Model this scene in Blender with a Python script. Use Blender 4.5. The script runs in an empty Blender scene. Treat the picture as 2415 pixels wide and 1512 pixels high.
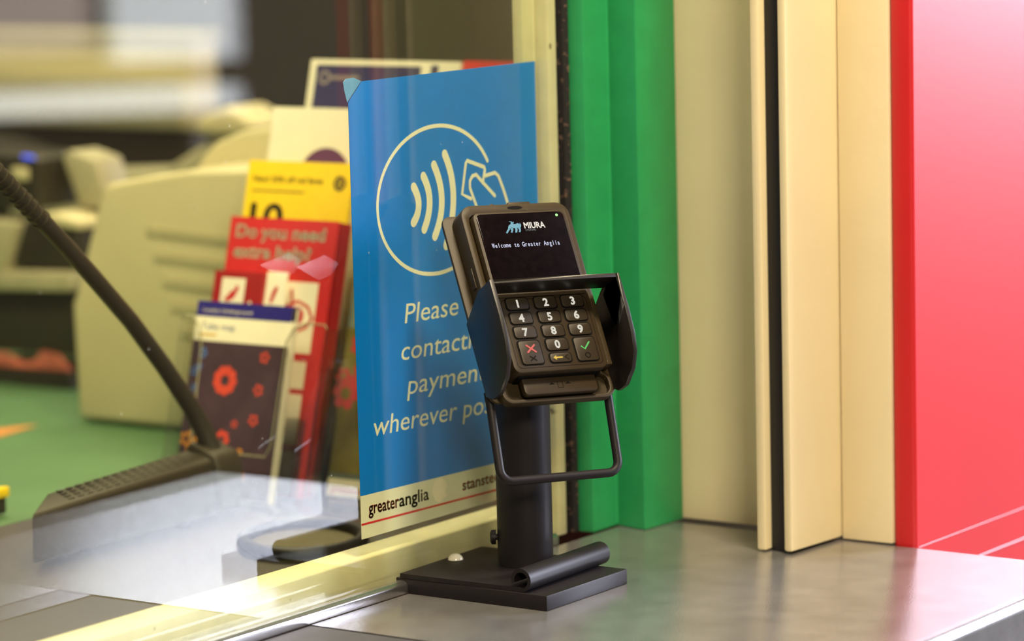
import bpy, bmesh, math, random
from mathutils import Vector, Matrix
random.seed(4)
S = bpy.context.scene
COL = S.collection

# ------------------------------------------------------------------ camera, world, lights
# everything below is laid out in millimetres: x runs along the ticket window, y goes into the
# booth, z is up; the counter top is at z = -36 mm (0.95 m above the floor)
def P(x, y, z):
    return Vector((x / 1000, y / 1000, (z + 36) / 1000))

cam_d = bpy.data.cameras.new('camera')
cam = bpy.data.objects.new('camera', cam_d)
COL.objects.link(cam)
S.camera = cam
YAW, PITCH, ROLL = 0.61287, 0.13757, -0.02476
vw = Vector((math.cos(YAW) * math.cos(PITCH), math.sin(YAW) * math.cos(PITCH), -math.sin(PITCH)))
rt = Vector((math.sin(YAW), -math.cos(YAW), 0))
upv = rt.cross(vw)
rt2 = rt * math.cos(ROLL) + upv * math.sin(ROLL)
up2 = upv * math.cos(ROLL) - rt * math.sin(ROLL)
R3 = Matrix((rt2, up2, -vw)).transposed()
cam.matrix_world = Matrix.Translation(P(-1721.57, -1334.47, 442.35)) @ R3.to_4x4()
cam_d.sensor_width = 36.0
cam_d.lens = 8050.0 / 2415.0 * 36.0
cam_d.clip_start = 0.05
cam_d.dof.use_dof = True
cam_d.dof.focus_distance = 2.19
cam_d.dof.aperture_fstop = 4.5

S.view_settings.view_transform = 'Standard'
S.view_settings.look = 'None'
S.view_settings.gamma = 1.0
S.view_settings.use_curve_mapping = False
S.view_settings.exposure = -0.2

W = bpy.data.worlds.new('world')
S.world = W
W.use_nodes = True
bg = W.node_tree.nodes['Background']
bg.inputs[0].default_value = (0.95, 0.92, 0.9, 1)
bg.inputs[1].default_value = 0.12

def area(name, loc, target, sx, sy, power, color):
    l = bpy.data.lights.new(name, 'AREA')
    l.shape = 'RECTANGLE'
    l.size = sx
    l.size_y = sy
    l.energy = power
    l.color = color
    o = bpy.data.objects.new(name, l)
    COL.objects.link(o)
    o.location = loc
    d = (Vector(target) - Vector(loc)).normalized()
    o.rotation_euler = d.to_track_quat('-Z', 'Y').to_euler()
    return o

# warm ceiling lamp over the customer side, warm lamp in the booth, cool daylight from the entrance, plus added fill lights
area('ceiling_lamp', (-0.14, -0.80, 1.88), (0.1, -0.1, 0.1), 0.32, 0.32, 80, (1.0, 0.82, 0.56))
area('wall_fill_light', (-2.3, -2.45, 1.8), (0.1, 0.0, 0.2), 0.8, 0.8, 135, (1.0, 0.86, 0.64))  # added low fill light that brightens the cream end walls
area('partition_fill_light', (1.0, 1.5, 1.7), (1.3, 1.6, 0.1), 0.6, 0.6, 13, (1.0, 0.9, 0.62))  # added fill light to lift the far partition
area('booth_lamp', (0.9, 0.9, 1.7), (0.7, 0.6, 0), 1.2, 0.6, 34, (1.0, 0.88, 0.56))
area('leaflet_fill_light', (-0.2, 0.3, 1.5), (0.25, 0.25, 0.1), 0.5, 0.3, 20, (1.0, 0.86, 0.52))  # added fill light aimed at the leaflets
area('entrance_daylight', (3.75, -2.15, 1.4), (0.2, -0.3, 0.05), 2.6, 2.0, 930, (0.78, 0.83, 1.0))

# ------------------------------------------------------------------ materials
def srgb(r, g, b):
    f = lambda c: (c / 255 / 12.92) if c / 255 <= 0.04045 else ((c / 255 + 0.055) / 1.055) ** 2.4
    return (f(r), f(g), f(b), 1)

MATS = {}
def mat(name, color, rough=0.5, metal=0.0, var=0.06, scale=60.0, bump=0.0, bscale=400.0, coat=0.0, spec=0.5, stretch=None):
    """principled material with a little procedural colour variation and surface grain"""
    if name in MATS:
        return MATS[name]
    m = bpy.data.materials.new(name)
    m.use_nodes = True
    nt = m.node_tree
    b = nt.nodes['Principled BSDF']
    b.inputs['Roughness'].default_value = rough
    b.inputs['Metallic'].default_value = metal
    b.inputs['Coat Weight'].default_value = coat
    b.inputs['Specular IOR Level'].default_value = spec
    tc = nt.nodes.new('ShaderNodeTexCoord')
    src = tc.outputs['Object']
    if stretch:
        mp = nt.nodes.new('ShaderNodeMapping')
        mp.inputs['Scale'].default_value = stretch
        nt.links.new(src, mp.inputs['Vector'])
        src = mp.outputs[0]
    n = nt.nodes.new('ShaderNodeTexNoise')
    n.inputs['Scale'].default_value = scale
    n.inputs['Detail'].default_value = 4
    nt.links.new(src, n.inputs['Vector'])
    r = nt.nodes.new('ShaderNodeValToRGB')
    c = color
    r.color_ramp.elements[0].position = 0.3
    r.color_ramp.elements[1].position = 0.7
    r.color_ramp.elements[0].color = (c[0] * (1 - var), c[1] * (1 - var), c[2] * (1 - var), 1)
    r.color_ramp.elements[1].color = (min(1, c[0] * (1 + var)), min(1, c[1] * (1 + var)), min(1, c[2] * (1 + var)), 1)
    nt.links.new(n.outputs[0], r.inputs[0])
    nt.links.new(r.outputs[0], b.inputs['Base Color'])
    if bump:
        n2 = nt.nodes.new('ShaderNodeTexNoise')
        n2.inputs['Scale'].default_value = bscale
        n2.inputs['Detail'].default_value = 3
        nt.links.new(src, n2.inputs['Vector'])
        bp = nt.nodes.new('ShaderNodeBump')
        bp.inputs['Strength'].default_value = bump
        bp.inputs['Distance'].default_value = 0.0006
        nt.links.new(n2.outputs[0], bp.inputs['Height'])
        nt.links.new(bp.outputs[0], b.inputs['Normal'])
    MATS[name] = m
    return m

def speckled(name, color, spot, rough, amount=0.62, scale=260.0, metal=0.0, spec=0.5):
    """a surface with small chips or dust specks of another colour"""
    m = mat(name, color, rough, metal, spec=spec)
    nt = m.node_tree
    b = nt.nodes['Principled BSDF']
    base = b.inputs['Base Color'].links[0].from_socket
    n = nt.nodes.new('ShaderNodeTexNoise')
    n.inputs['Scale'].default_value = scale
    n.inputs['Detail'].default_value = 2
    tc = nt.nodes.new('ShaderNodeTexCoord')
    nt.links.new(tc.outputs['Object'], n.inputs['Vector'])
    r = nt.nodes.new('ShaderNodeValToRGB')
    r.color_ramp.elements[0].position = amount
    r.color_ramp.elements[1].position = amount + 0.04
    nt.links.new(n.outputs[0], r.inputs[0])
    mx = nt.nodes.new('ShaderNodeMix')
    mx.data_type = 'RGBA'
    nt.links.new(r.outputs[0], mx.inputs['Factor'])
    nt.links.new(base, mx.inputs['A'])
    mx.inputs['B'].default_value = spot
    nt.links.new(mx.outputs['Result'], b.inputs['Base Color'])
    return m

def emit(name, color, strength):
    m = bpy.data.materials.new(name)
    m.use_nodes = True
    b = m.node_tree.nodes['Principled BSDF']
    b.inputs['Base Color'].default_value = (0.02, 0.02, 0.02, 1)
    b.inputs['Emission Color'].default_value = color
    b.inputs['Emission Strength'].default_value = strength
    MATS[name] = m
    return m

def clear(name, tint, rough=0.0, ior=1.5, dust=0.0):
    """clear sheet: tinted transmission plus Fresnel reflection on both faces"""
    m = bpy.data.materials.new(name)
    m.use_nodes = True
    nt = m.node_tree
    nt.nodes.remove(nt.nodes['Principled BSDF'])
    out = nt.nodes['Material Output']
    tr = nt.nodes.new('ShaderNodeBsdfTransparent')
    tr.inputs[0].default_value = tint
    gl = nt.nodes.new('ShaderNodeBsdfGlossy')
    gl.inputs['Roughness'].default_value = rough
    gl.inputs[0].default_value = (1, 1, 1, 1)
    geo = nt.nodes.new('ShaderNodeNewGeometry')
    mi = nt.nodes.new('ShaderNodeMapRange')      # inside faces need the inverse index
    mi.inputs['To Min'].default_value = ior
    mi.inputs['To Max'].default_value = 1 / ior
    nt.links.new(geo.outputs['Backfacing'], mi.inputs['Value'])
    fr = nt.nodes.new('ShaderNodeFresnel')
    nt.links.new(mi.outputs[0], fr.inputs['IOR'])
    mx = nt.nodes.new('ShaderNodeMixShader')
    nt.links.new(fr.outputs[0], mx.inputs[0])
    nt.links.new(tr.outputs[0], mx.inputs[1])
    nt.links.new(gl.outputs[0], mx.inputs[2])
    last = mx
    if dust:
        tc = nt.nodes.new('ShaderNodeTexCoord')
        v = nt.nodes.new('ShaderNodeTexVoronoi')
        v.inputs['Scale'].default_value = 38
        nt.links.new(tc.outputs['Object'], v.inputs['Vector'])
        r = nt.nodes.new('ShaderNodeValToRGB')
        r.color_ramp.elements[0].position = 0.012
        r.color_ramp.elements[0].color = (dust, dust, dust, 1)
        r.color_ramp.elements[1].position = 0.03
        r.color_ramp.elements[1].color = (0, 0, 0, 1)
        nt.links.new(v.outputs['Distance'], r.inputs[0])
        df = nt.nodes.new('ShaderNodeBsdfDiffuse')
        df.inputs[0].default_value = (0.8, 0.8, 0.75, 1)
        m2 = nt.nodes.new('ShaderNodeMixShader')
        nt.links.new(r.outputs[0], m2.inputs[0])
        nt.links.new(mx.outputs[0], m2.inputs[1])
        nt.links.new(df.outputs[0], m2.inputs[2])
        last = m2
    nt.links.new(last.outputs[0], out.inputs[0])
    MATS[name] = m
    return m

M_CREAM = mat('cream_paint', srgb(230, 214, 172), 0.45, bump=0.15, var=0.03, scale=12)
M_CREAM2 = speckled('chipped_cream_paint', srgb(198, 195, 162), srgb(110, 102, 76), 0.5, 0.72, 70)
M_GREEN = speckled('green_paint', srgb(40, 146, 86), srgb(150, 200, 160), 0.42, 0.80, 90, spec=0.35)
M_RED = mat('red_gloss_paint', srgb(182, 20, 26), 0.38, spec=0.65, var=0.03, scale=10, bump=0.08, bscale=150)
M_RUBBER = mat('black_rubber', srgb(20, 19, 22), 0.5)
M_BRUSH = speckled('black_brush', srgb(16, 15, 14), srgb(92, 70, 58), 0.9, 0.6, 240)
M_DGREEN = mat('dark_green_recess', srgb(14, 40, 22), 0.6)
M_STEEL = mat('brushed_steel', (0.24, 0.235, 0.24, 1), 0.22, 0.65, var=0.14, scale=40, bump=0.10, bscale=700)
M_TRIM = mat('steel_trim', (0.5, 0.48, 0.48, 1), 0.25, 0.95, var=0.1, scale=30)
M_DIP = mat('dark_steel', (0.04, 0.038, 0.04, 1), 0.62, 0.0, var=0.15, scale=60, spec=0.25, bump=0.4, bscale=500)
M_BLACK = speckled('black_powder_coat', srgb(22, 18, 20), srgb(74, 66, 54), 0.5, 0.78, 520, spec=0.22)
M_PLATE = speckled('dusty_black_steel', srgb(45, 35, 16), srgb(120, 102, 62), 0.5, 0.74, 520, spec=0.3)
M_PLASTIC = mat('black_plastic', srgb(41, 31, 14), 0.5, bump=0.12, bscale=1500, spec=0.3)
M_KEY = mat('key_rubber', srgb(37, 29, 15), 0.5, spec=0.3)
M_GROOVE = mat('dark_groove', srgb(7, 6, 6), 0.7, spec=0.1)
M_SCREEN = mat('screen_glass', srgb(12, 7, 9), 0.06, var=0.3, scale=200, spec=0.12)
M_SHIELD = mat('shield_black', srgb(25, 21, 17), 0.38, bump=0.1, bscale=900)
M_BLUE = mat('poster_blue', srgb(0, 118, 222), 0.5, var=0.03, spec=0.2)
M_PCREAM = mat('poster_white', srgb(222, 224, 205), 0.5, var=0.02)
M_PRED = mat('poster_red', srgb(205, 40, 48), 0.5)
M_PGREY = mat('poster_grey', srgb(86, 96, 104), 0.5)
M_PBACK = mat('poster_back', srgb(96, 160, 212), 0.5)
M_BEIGE = mat('beige_plastic', srgb(214, 206, 168), 0.5, var=0.03, scale=20)
M_BEIGED = mat('beige_slot', srgb(196, 189, 152), 0.6)
M_DESK = mat('green_worktop', srgb(72, 110, 74), 0.6, var=0.08, scale=14)
M_DESKF = mat('desk_border', srgb(52, 45, 38), 0.6, var=0.1, scale=20)
M_WOOD = mat('orange_wood', srgb(186, 120, 50), 0.5, var=0.12, scale=20)
M_DBROWN = mat('dark_brown_wall', srgb(84, 80, 78), 0.8, var=0.05, scale=4)
M_CEIL = mat('ceiling_grey', srgb(96, 92, 86), 0.8)
M_FLOOR = mat('floor_grey', srgb(120, 115, 108), 0.6)
M_DARK = mat('dark_plastic', srgb(48, 45, 40), 0.5)
M_MIC = mat('mic_grey_black', srgb(48, 44, 34), 0.55, bump=0.2, bscale=300)
M_GREYP = mat('pale_grey_plastic', srgb(176, 172, 144), 0.5)
M_WHITE = mat('white_paper', srgb(238, 234, 214), 0.6, var=0.02)
M_NAVY = mat('navy_print', srgb(62, 58, 104), 0.5)
M_YELLOW = mat('yellow_print', srgb(246, 212, 34), 0.5, var=0.03)
M_LRED = mat('red_print', srgb(196, 40, 44), 0.5, var=0.04)
M_DRED = mat('dark_red_print', srgb(150, 22, 26), 0.5)
M_PURPLE = mat('purple_print', srgb(104, 62, 104), 0.5)
M_TBLUE = mat('blue_print', srgb(44, 40, 140), 0.5)
M_INK = mat('dark_ink', srgb(44, 40, 30), 0.6)
M_BLUEINK = mat('blue_ink', srgb(72, 92, 150), 0.6)
M_GREYG = mat('grey_green_print', srgb(118, 132, 122), 0.5, var=0.1, scale=30)
M_ORANGE = mat('orange_paper', srgb(206, 132, 66), 0.6)
M_PGOLD = mat('pale_mauve_ink', srgb(150, 138, 140), 0.6)
M_GOLD = mat('yellow_brass_ink', srgb(214, 176, 84), 0.5)
M_GLASS = clear('window_glass', (0.965, 0.97, 0.90, 1), 0.0, 1.5, 0.3)
M_ACRYL = clear('clear_acrylic', (0.975, 0.975, 0.965, 1), 0.03)
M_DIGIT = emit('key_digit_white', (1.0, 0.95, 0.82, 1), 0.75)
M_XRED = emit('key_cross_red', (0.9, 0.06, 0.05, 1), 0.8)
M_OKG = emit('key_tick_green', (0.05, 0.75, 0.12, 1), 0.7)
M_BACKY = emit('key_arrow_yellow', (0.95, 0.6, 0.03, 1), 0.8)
M_TXT = emit('screen_text', (0.72, 0.76, 1.0, 1), 0.95)
M_LOGOW = emit('screen_logo_white', (1.0, 0.93, 0.8, 1), 0.95)
M_LOGOB = emit('screen_logo_blue', (0.07, 0.42, 0.58, 1), 0.85)
M_LOGOG = emit('screen_logo_grey', (0.10, 0.16, 0.22, 1), 0.6)
M_LED = emit('led_green', (0.25, 1.0, 0.2, 1), 2.5)
M_LEDB = emit('led_blue', (0.1, 0.15, 1.0, 1), 2.0)
M_BRICKGLOW = emit('pinkish_brick_glow', (1.0, 0.82, 0.78, 1), 2.6)  # emission stands in for sunlit brick
M_SKY = emit('daylight_pane', (0.86, 0.91, 1.0, 1), 6.0)

# ------------------------------------------------------------------ mesh helpers
def rrect(w0, w1, h0, h1, r, n=5):
    """rounded rectangle, counter-clockwise"""
    r = min(r, (w1 - w0) / 2.001, (h1 - h0) / 2.001)
    pts = []
    for cx, cy, a0 in ((w1 - r, h0 + r, -90), (w1 - r, h1 - r, 0), (w0 + r, h1 - r, 90), (w0 + r, h0 + r, 180)):
        for i in range(n + 1):
            a = math.radians(a0 + 90 * i / n)
            pts.append((cx + r * math.cos(a), cy + r * math.sin(a)))
    return pts

class MB:
    """collects shapes in mm into one bmesh; F maps local mm to world"""
    def __init__(self, F=None):
        self.bm = bmesh.new()
        self.F = F or (lambda p: P(*p))
    def v(self, p):
        return self.bm.verts.new(self.F(p))
    def face(self, vs):
        try:
            return self.bm.faces.new(vs)
        except ValueError:
            return None
    def box(self, x0, x1, y0, y1, z0, z1):
        c = [self.v((x, y, z)) for z in (z0, z1) for x, y in ((x0, y0), (x1, y0), (x1, y1), (x0, y1))]
        for q in ((3, 2, 1, 0), (4, 5, 6, 7), (0, 1, 5, 4), (1, 2, 6, 5), (2, 3, 7, 6), (3, 0, 4, 7)):
            self.face([c[i] for i in q])
        return self
    def prism(self, poly, a, b, axes='xyz', inset=0.0):
        """extrude a 2-D polygon from a to b; axes names (u, v, w) e.g. 'xzy' = poly in x,z extruded along y"""
        idx = ['xyz'.index(ch) for ch in axes]
        def mk(u, v_, w):
            p = [0, 0, 0]
            p[idx[0]], p[idx[1]], p[idx[2]] = u, v_, w
            return self.v(p)
        lo = [mk(u, v_, a) for u, v_ in poly]
        hi = [mk(u, v_, b) for u, v_ in poly]
        n = len(poly)
        self.face(lo[::-1])
        self.face(hi)
        for i in range(n):
            self.face([lo[i], lo[(i + 1) % n], hi[(i + 1) % n], hi[i]])
        return self
    def ring(self, outer, inner, a, b):
        n = len(outer)
        L = [[self.v((u, v_, w)) for u, v_ in poly] for w in (a, b) for poly in (outer, inner)]
        for i in range(n):
            j = (i + 1) % n
            self.face([L[0][j], L[0][i], L[1][i], L[1][j]])
            self.face([L[2][i], L[2][j], L[3][j], L[3][i]])
            self.face([L[0][i], L[0][j], L[2][j], L[2][i]])
            self.face([L[1][j], L[1][i], L[3][i], L[3][j]])
        return self
    def tube(self, path, r, seg=12, closed=False, radii=None):
        pts = [Vector(p) for p in path]
        n = len(pts)
        rings = []
        prev = None
        for i, p in enumerate(pts):
            if closed:
                d = (pts[(i + 1) % n] - pts[i - 1]).normalized()
            else:
                d = (pts[min(i + 1, n - 1)] - pts[max(i - 1, 0)]).normalized()
            if prev is None:
                ref = Vector((0, 0, 1)) if abs(d.z) < 0.9 else Vector((1, 0, 0))
                s = d.cross(ref).normalized()
            else:
                s = (prev - d * prev.dot(d)).normalized()
            prev = s
            t = d.cross(s)
            rr = radii[i] if radii else r
            rings.append([self.v(p + (s * math.cos(k * 2 * math.pi / seg) + t * math.sin(k * 2 * math.pi / seg)) * rr) for k in range(seg)])
        m = n if closed else n - 1
        for i in range(m):
            A, B = rings[i], rings[(i + 1) % n]
            for k in range(seg):
                self.face([A[k], A[(k + 1) % seg], B[(k + 1) % seg], B[k]])
        if not closed:
            self.face(rings[0][::-1])
            self.face(rings[-1])
        return self
    def stroke(self, pts, w, z0, z1, closed=False, cap=6):
        """a flat rounded pen stroke in the local x-y plane, z0..z1 thick"""
        pts = [Vector((p[0], p[1])) for p in pts]
        n = len(pts)
        Lf, Rt = [], []
        for i in range(n):
            if closed:
                d = (pts[(i + 1) % n] - pts[i - 1])
            else:
                d = pts[min(i + 1, n - 1)] - pts[max(i - 1, 0)]
            d = d.normalized()
            nn = Vector((-d.y, d.x)) * w / 2
            Lf.append(pts[i] + nn)
            Rt.append(pts[i] - nn)
        if closed:
            return self.ring([tuple(p) for p in Rt], [tuple(p) for p in Lf], z0, z1)
        poly = list(Rt)
        d = (pts[-1] - pts[-2]).normalized()
        a = math.atan2(-d.x, d.y) + 0
        base = math.atan2(d.y, d.x)
        for k in range(1, cap):
            an = base - math.pi / 2 + math.pi * k / cap
            poly.append(pts[-1] + Vector((math.cos(an), math.sin(an))) * w / 2)
        poly += Lf[::-1]
        d = (pts[0] - pts[1]).normalized()
        base = math.atan2(d.y, d.x)
        for k in range(1, cap):
            an = base - math.pi / 2 + math.pi * k / cap
            poly.append(pts[0] + Vector((math.cos(an), math.sin(an))) * w / 2)
        # build as quad strip to keep concave strokes clean
        lo = [self.v((p.x, p.y, z0)) for p in Rt + Lf]
        hi = [self.v((p.x, p.y, z1)) for p in Rt + Lf]
        for i in range(n - 1):
            self.face([hi[i], hi[i + 1], hi[n + i + 1], hi[n + i]])
            self.face([lo[i + 1], lo[i], lo[n + i], lo[n + i + 1]])
            self.face([lo[i], lo[i + 1], hi[i + 1], hi[i]])
            self.face([lo[n + i + 1], lo[n + i], hi[n + i], hi[n + i + 1]])
        for e, dd in ((0, pts[0] - pts[1]), (n - 1, pts[-1] - pts[-2])):
            base = math.atan2(dd.y, dd.x)
            fan = [pts[e] + Vector((math.cos(base - math.pi / 2 + math.pi * k / cap), math.sin(base - math.pi / 2 + math.pi * k / cap))) * w / 2 for k in range(cap + 1)]
            self.prism([tuple(p) for p in fan], z0, z1)
        return self
    def build(self, name, material, parent=None, bevel=0.0, seg=2, smooth=False, angle=40):
        bm = self.bm
        bmesh.ops.recalc_face_normals(bm, faces=bm.faces)
        if bevel:
            es = [e for e in bm.edges if len(e.link_faces) == 2 and e.calc_face_angle(0) > math.radians(angle)]
            bmesh.ops.bevel(bm, geom=es, offset=bevel / 1000, segments=seg, affect='EDGES', profile=0.5, clamp_overlap=True)
        co = [v.co for v in bm.verts]
        c = Vector([(min(p[i] for p in co) + max(p[i] for p in co)) / 2 for i in range(3)])
        for v in bm.verts:
            v.co -= c
        me = bpy.data.meshes.new(name)
        bm.to_mesh(me)
        bm.free()
        if smooth or bevel:
            for p in me.polygons:
                p.use_smooth = True
            me.set_sharp_from_angle(angle=math.radians(35))
        me.materials.append(material)
        o = bpy.data.objects.new(name, me)
        COL.objects.link(o)
        o.location = c
        if parent:
            adopt(o, parent)
        return o

ORIGIN = {}
def world_loc(o):
    l = o.location.copy()
    if o.parent:
        l += world_loc(o.parent)
    return l
def adopt(o, parent):
    wl = o.location.copy()
    o.parent = parent
    o.location = wl - world_loc(parent)      # parents are never rotated

def tag(o, label, cat=None, group=None, kind=None):
    o['label'] = label
    if cat:
        o['category'] = cat
    if group:
        o['group'] = group
    if kind:
        o['kind'] = kind
    return o

def thing(name, loc, label, cat, group=None, kind=None):
    o = bpy.data.objects.new(name, None)
    o.empty_display_size = 0.02
    COL.objects.link(o)
    o.location = P(*loc)
    return tag(o, label, cat, group, kind)

def struct(o, label=None):
    o['kind'] = 'structure'
    if label:
        o['label'] = label
    return o

def text_polys(s, mono=None):
    """mesh of a line of text at unit size: (verts, faces)"""
    out_v, out_f = [], []
    def one(t, dx):
        cu = bpy.data.curves.new('t', 'FONT')
        cu.body = t
        cu.resolution_u = 3
        ob = bpy.data.objects.new('t', cu)
        COL.objects.link(ob)
        dg = bpy.context.evaluated_depsgraph_get()
        me = bpy.data.meshes.new_from_object(ob.evaluated_get(dg))
        off = len(out_v)
        xs = [v.co.x for v in me.vertices] or [0]
        sh = dx - (min(xs) + max(xs)) / 2 if mono else 0
        sc = 1.0
        if mono and (max(xs) - min(xs)) > mono * 0.95:
            sc = mono * 0.95 / (max(xs) - min(xs))
            sh = dx - sc * (min(xs) + max(xs)) / 2
        for v in me.vertices:
            out_v.append((v.co.x * sc + sh, v.co.y))
        for p in me.polygons:
            out_f.append([off + i for i in p.vertices])
        bpy.data.objects.remove(ob)
        bpy.data.curves.remove(cu)
        bpy.data.meshes.remove(me)
    if mono:
        for i, ch in enumerate(s):
            if ch != ' ':
                one(ch, i * mono)
    else:
        one(s, 0)
    return out_v, out_f

def text(s, x, y, h0, F, material, parent, width=None, height=None, shear=0.0, name='lettering', align='l', mono=None, bold=0.0, tilt=0.0):
    """lettering laid in the local x-y plane of F, raised a hair off it"""
    vs, fs = text_polys(s, mono)
    x0, x1 = min(v[0] for v in vs), max(v[0] for v in vs)
    sx = width / (x1 - x0) if width else height / 0.72
    sy = height / 0.72 if height else sx
    mb = MB(F)
    offs = [(0, 0)] if not bold else [(bold * math.cos(k * math.pi / 4), bold * math.sin(k * math.pi / 4)) for k in range(8)]
    for ox, oy in offs:
        V = []
        for a, b in vs:
            px = (a - x0) * sx + shear * b * sy + ox
            if align == 'c':
                px -= (x1 - x0) * sx / 2
            V.append(mb.v((x + px, y + b * sy + oy + tilt * px, h0)))
        for f in fs:
            mb.face([V[i] for i in f])
    for f in mb.bm.faces:
        f.normal_update()
    # give it a hair of thickness
    geo = bmesh.ops.extrude_face_region(mb.bm, geom=list(mb.bm.faces))
    d = F((0, 0, 0.06)) - F((0, 0, 0))
    bmesh.ops.translate(mb.bm, verts=[g for g in geo['geom'] if isinstance(g, bmesh.types.BMVert)], vec=d)
    return mb.build(name, material, parent)

def frame(o, ex, ey, ez):
    """local mm frame -> world"""
    o, ex, ey, ez = Vector(o), Vector(ex), Vector(ey), Vector(ez)
    return lambda p: P(*(o + ex * p[0] + ey * p[1] + ez * p[2]))

# ------------------------------------------------------------------ setting: floor, ceiling, walls
struct(MB().box(-3500, 3600, -3600, 3000, -1010, -986).build('floor', M_FLOOR), 'grey concourse and booth floor')
struct(MB().box(-3500, 3600, -3600, 3000, 1900, 1930).build('ceiling', M_CEIL), 'grey ceiling over booth and concourse')
struct(MB().box(2450, 2480, -100, 2900, -986, 1900).build('wall_back', M_DBROWN), 'dark brown far wall inside the booth')
struct(MB().box(340, 2480, 2870, 2900, -986, 1900).build('wall_left', M_DBROWN), 'dark brown side wall inside the booth')
# wall under the counter and the booth's side towards the station
struct(MB().box(-900, 330, 26, 60, -986, -62).build('wall_front', M_CREAM), 'cream wall below the ticket window')

# right-hand return wall: green angle posts, cream end panels, black gasket, red facing
TOP, BOT = 1900, -36
g = MB().prism([(236, -6), (236, -24), (266, -24), (260, -51), (307.5, -53.5), (307.5, -6)], BOT, TOP).build('trim_1', M_GREEN, bevel=1.6)
struct(g, 'green painted stepped corner post beside the window')
cw = struct(MB().prism([(308, -54), (308, -156), (330, -156), (330, 20), (308.5, 20)], BOT + 1, TOP).build('wall_right', M_CREAM, bevel=0.8), 'cream painted end wall between green post and cream edge strip')
struct(MB().prism([(237, -156.3), (237, -163.4), (330, -163.4), (330, -156.3)], BOT + 1, TOP).build('trim_2', M_CREAM, bevel=1.6), 'narrow cream edge strip left of the black gasket')
struct(MB().prism([(244, -163.6), (244, -177.4), (325, -177.4), (325, -163.6)], BOT, TOP).build('trim_3', M_RUBBER, bevel=1.0), 'black rubber gasket between cream edge strips')
struct(MB().prism([(237, -177.6), (236.5, -184), (295, -188), (325, -188), (325, -177.6)], BOT + 2, TOP).build('trim_4', M_CREAM, bevel=1.6), 'broad cream door edge right of the black gasket')
struct(MB().prism([(297, -189), (297.4, -227.6), (326, -227.6), (326, -189)], BOT + 1, TOP).build('trim_5', M_CREAM, bevel=0.8), 'flat cream strip against the red wall')
rw = MB().prism([(299, -227.9), (299, -245), (2400, -245), (2400, -227.9)], -986, TOP).build('wall_red', M_RED, bevel=3.0, seg=3)
rw.name = 'wall_outside'
struct(rw, 'glossy red facing of the booth outside the counter end')
for n_, z_ in ((6, -37.0), (7, -59.5)):
    bead = [(-245.1 - (0.15 if n_ == 6 else 0.4) * math.sin(math.pi * k / 6), z_ - (0.5 if n_ == 6 else 0.9) * math.cos(math.pi * k / 6)) for k in range(7)]
    struct(MB().prism(bead, 303, 2400, 'yzx').build('trim_%d' % n_, M_RED, smooth=True), 'thin raised red bead along the red wall, ' + ('upper one' if n_ == 6 else 'lower one'))

# ------------------------------------------------------------------ window: glass, sill rail, jamb, steel trim
win = bpy.data.objects.new('window_1', None)
COL.objects.link(win)
win.location = P(-60, -8, -36)
struct(win, 'ticket window of thick clear glass with cream frame')
MB().box(-640, 212, -17, -1.6, -30, 1100).build('pane', M_GLASS, win)
o = MB().prism([(1.2, -36), (1.2, -14), (3, -12.5), (21, -11), (24, -12), (24, -36)], -640, 191, 'yzx').build('sill_rail', M_CREAM2, win, bevel=0.7)
o['label'] = 'cream painted rail with chipped paint'
o = MB().prism([(199, 1.5), (213, 1.5), (213, -1.0), (216, -8), (226, -8), (226, 10), (199, 10)], -36, 1100).build('jamb', M_CREAM2, win, bevel=1.0)
o['label'] = 'cream painted upright'
MB().prism([(226.4, 0), (231, 0), (231, 20), (226.4, 20)], -36, 1100).build('seal', M_DGREEN, win)
MB().prism([(231.2, -10), (235.7, -12), (235.7, 16), (231.2, 16)], -36, 1100).build('brush_strip', M_BRUSH, win, bevel=0.8)
o = MB().prism([(-17.6, -36), (-17.6, -27.5), (-23, -27.5), (-25.5, -29.5), (-25.5, -36)], -640, 190, 'yzx').build('glazing_channel', M_TRIM, win, bevel=0.8)
o['label'] = 'bright steel channel'
MB().box(-680, 330, -20, 40, 1101, 1899).build('lintel', M_CREAM, win)

# ------------------------------------------------------------------ counter
ct = thing('counter', (100, -200, -66), 'brushed steel ticket counter with a rounded front edge running under the card reader', 'counter')
cpoly = [(-26, -66), (-26, -36)]
for k in range(0, 7):
    a = math.radians(90 + 15 * k)
    cpoly.append((-374 + 8 * math.cos(a), -44 + 8 * math.sin(a)))
cpoly += [(-382, -150), (-370, -150), (-370, -66)]
o = MB().prism(cpoly, -87, 296.5, 'yzx').build('worktop', M_STEEL, ct, smooth=True)
o = MB().prism([(-190.5, -66)] + [(-190.5, -36)] + cpoly[2:], -640, -87.6, 'yzx').build('worktop_end', M_STEEL, ct, smooth=True)
o = MB().prism([(-26, -66), (-26, -36.2), (-189, -36.6), (-189, -66)], -640, -88.6, 'yzx').build('pass_tray', M_DIP, ct, bevel=0.5)
o['label'] = 'darker steel tray inset'

# ------------------------------------------------------------------ card terminal and its stand
E1 = Vector((0.8937, -0.4475, -0.0328)).normalized()
U_ = Vector((0.2622, 0.4613, 0.8476))
U_ = (U_ - E1 * U_.dot(E1)).normalized()
N_ = E1.cross(U_)
O_ = Vector((67.5, -99.4, 160.4))
TF = frame(O_, E1, U_, N_)

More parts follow.
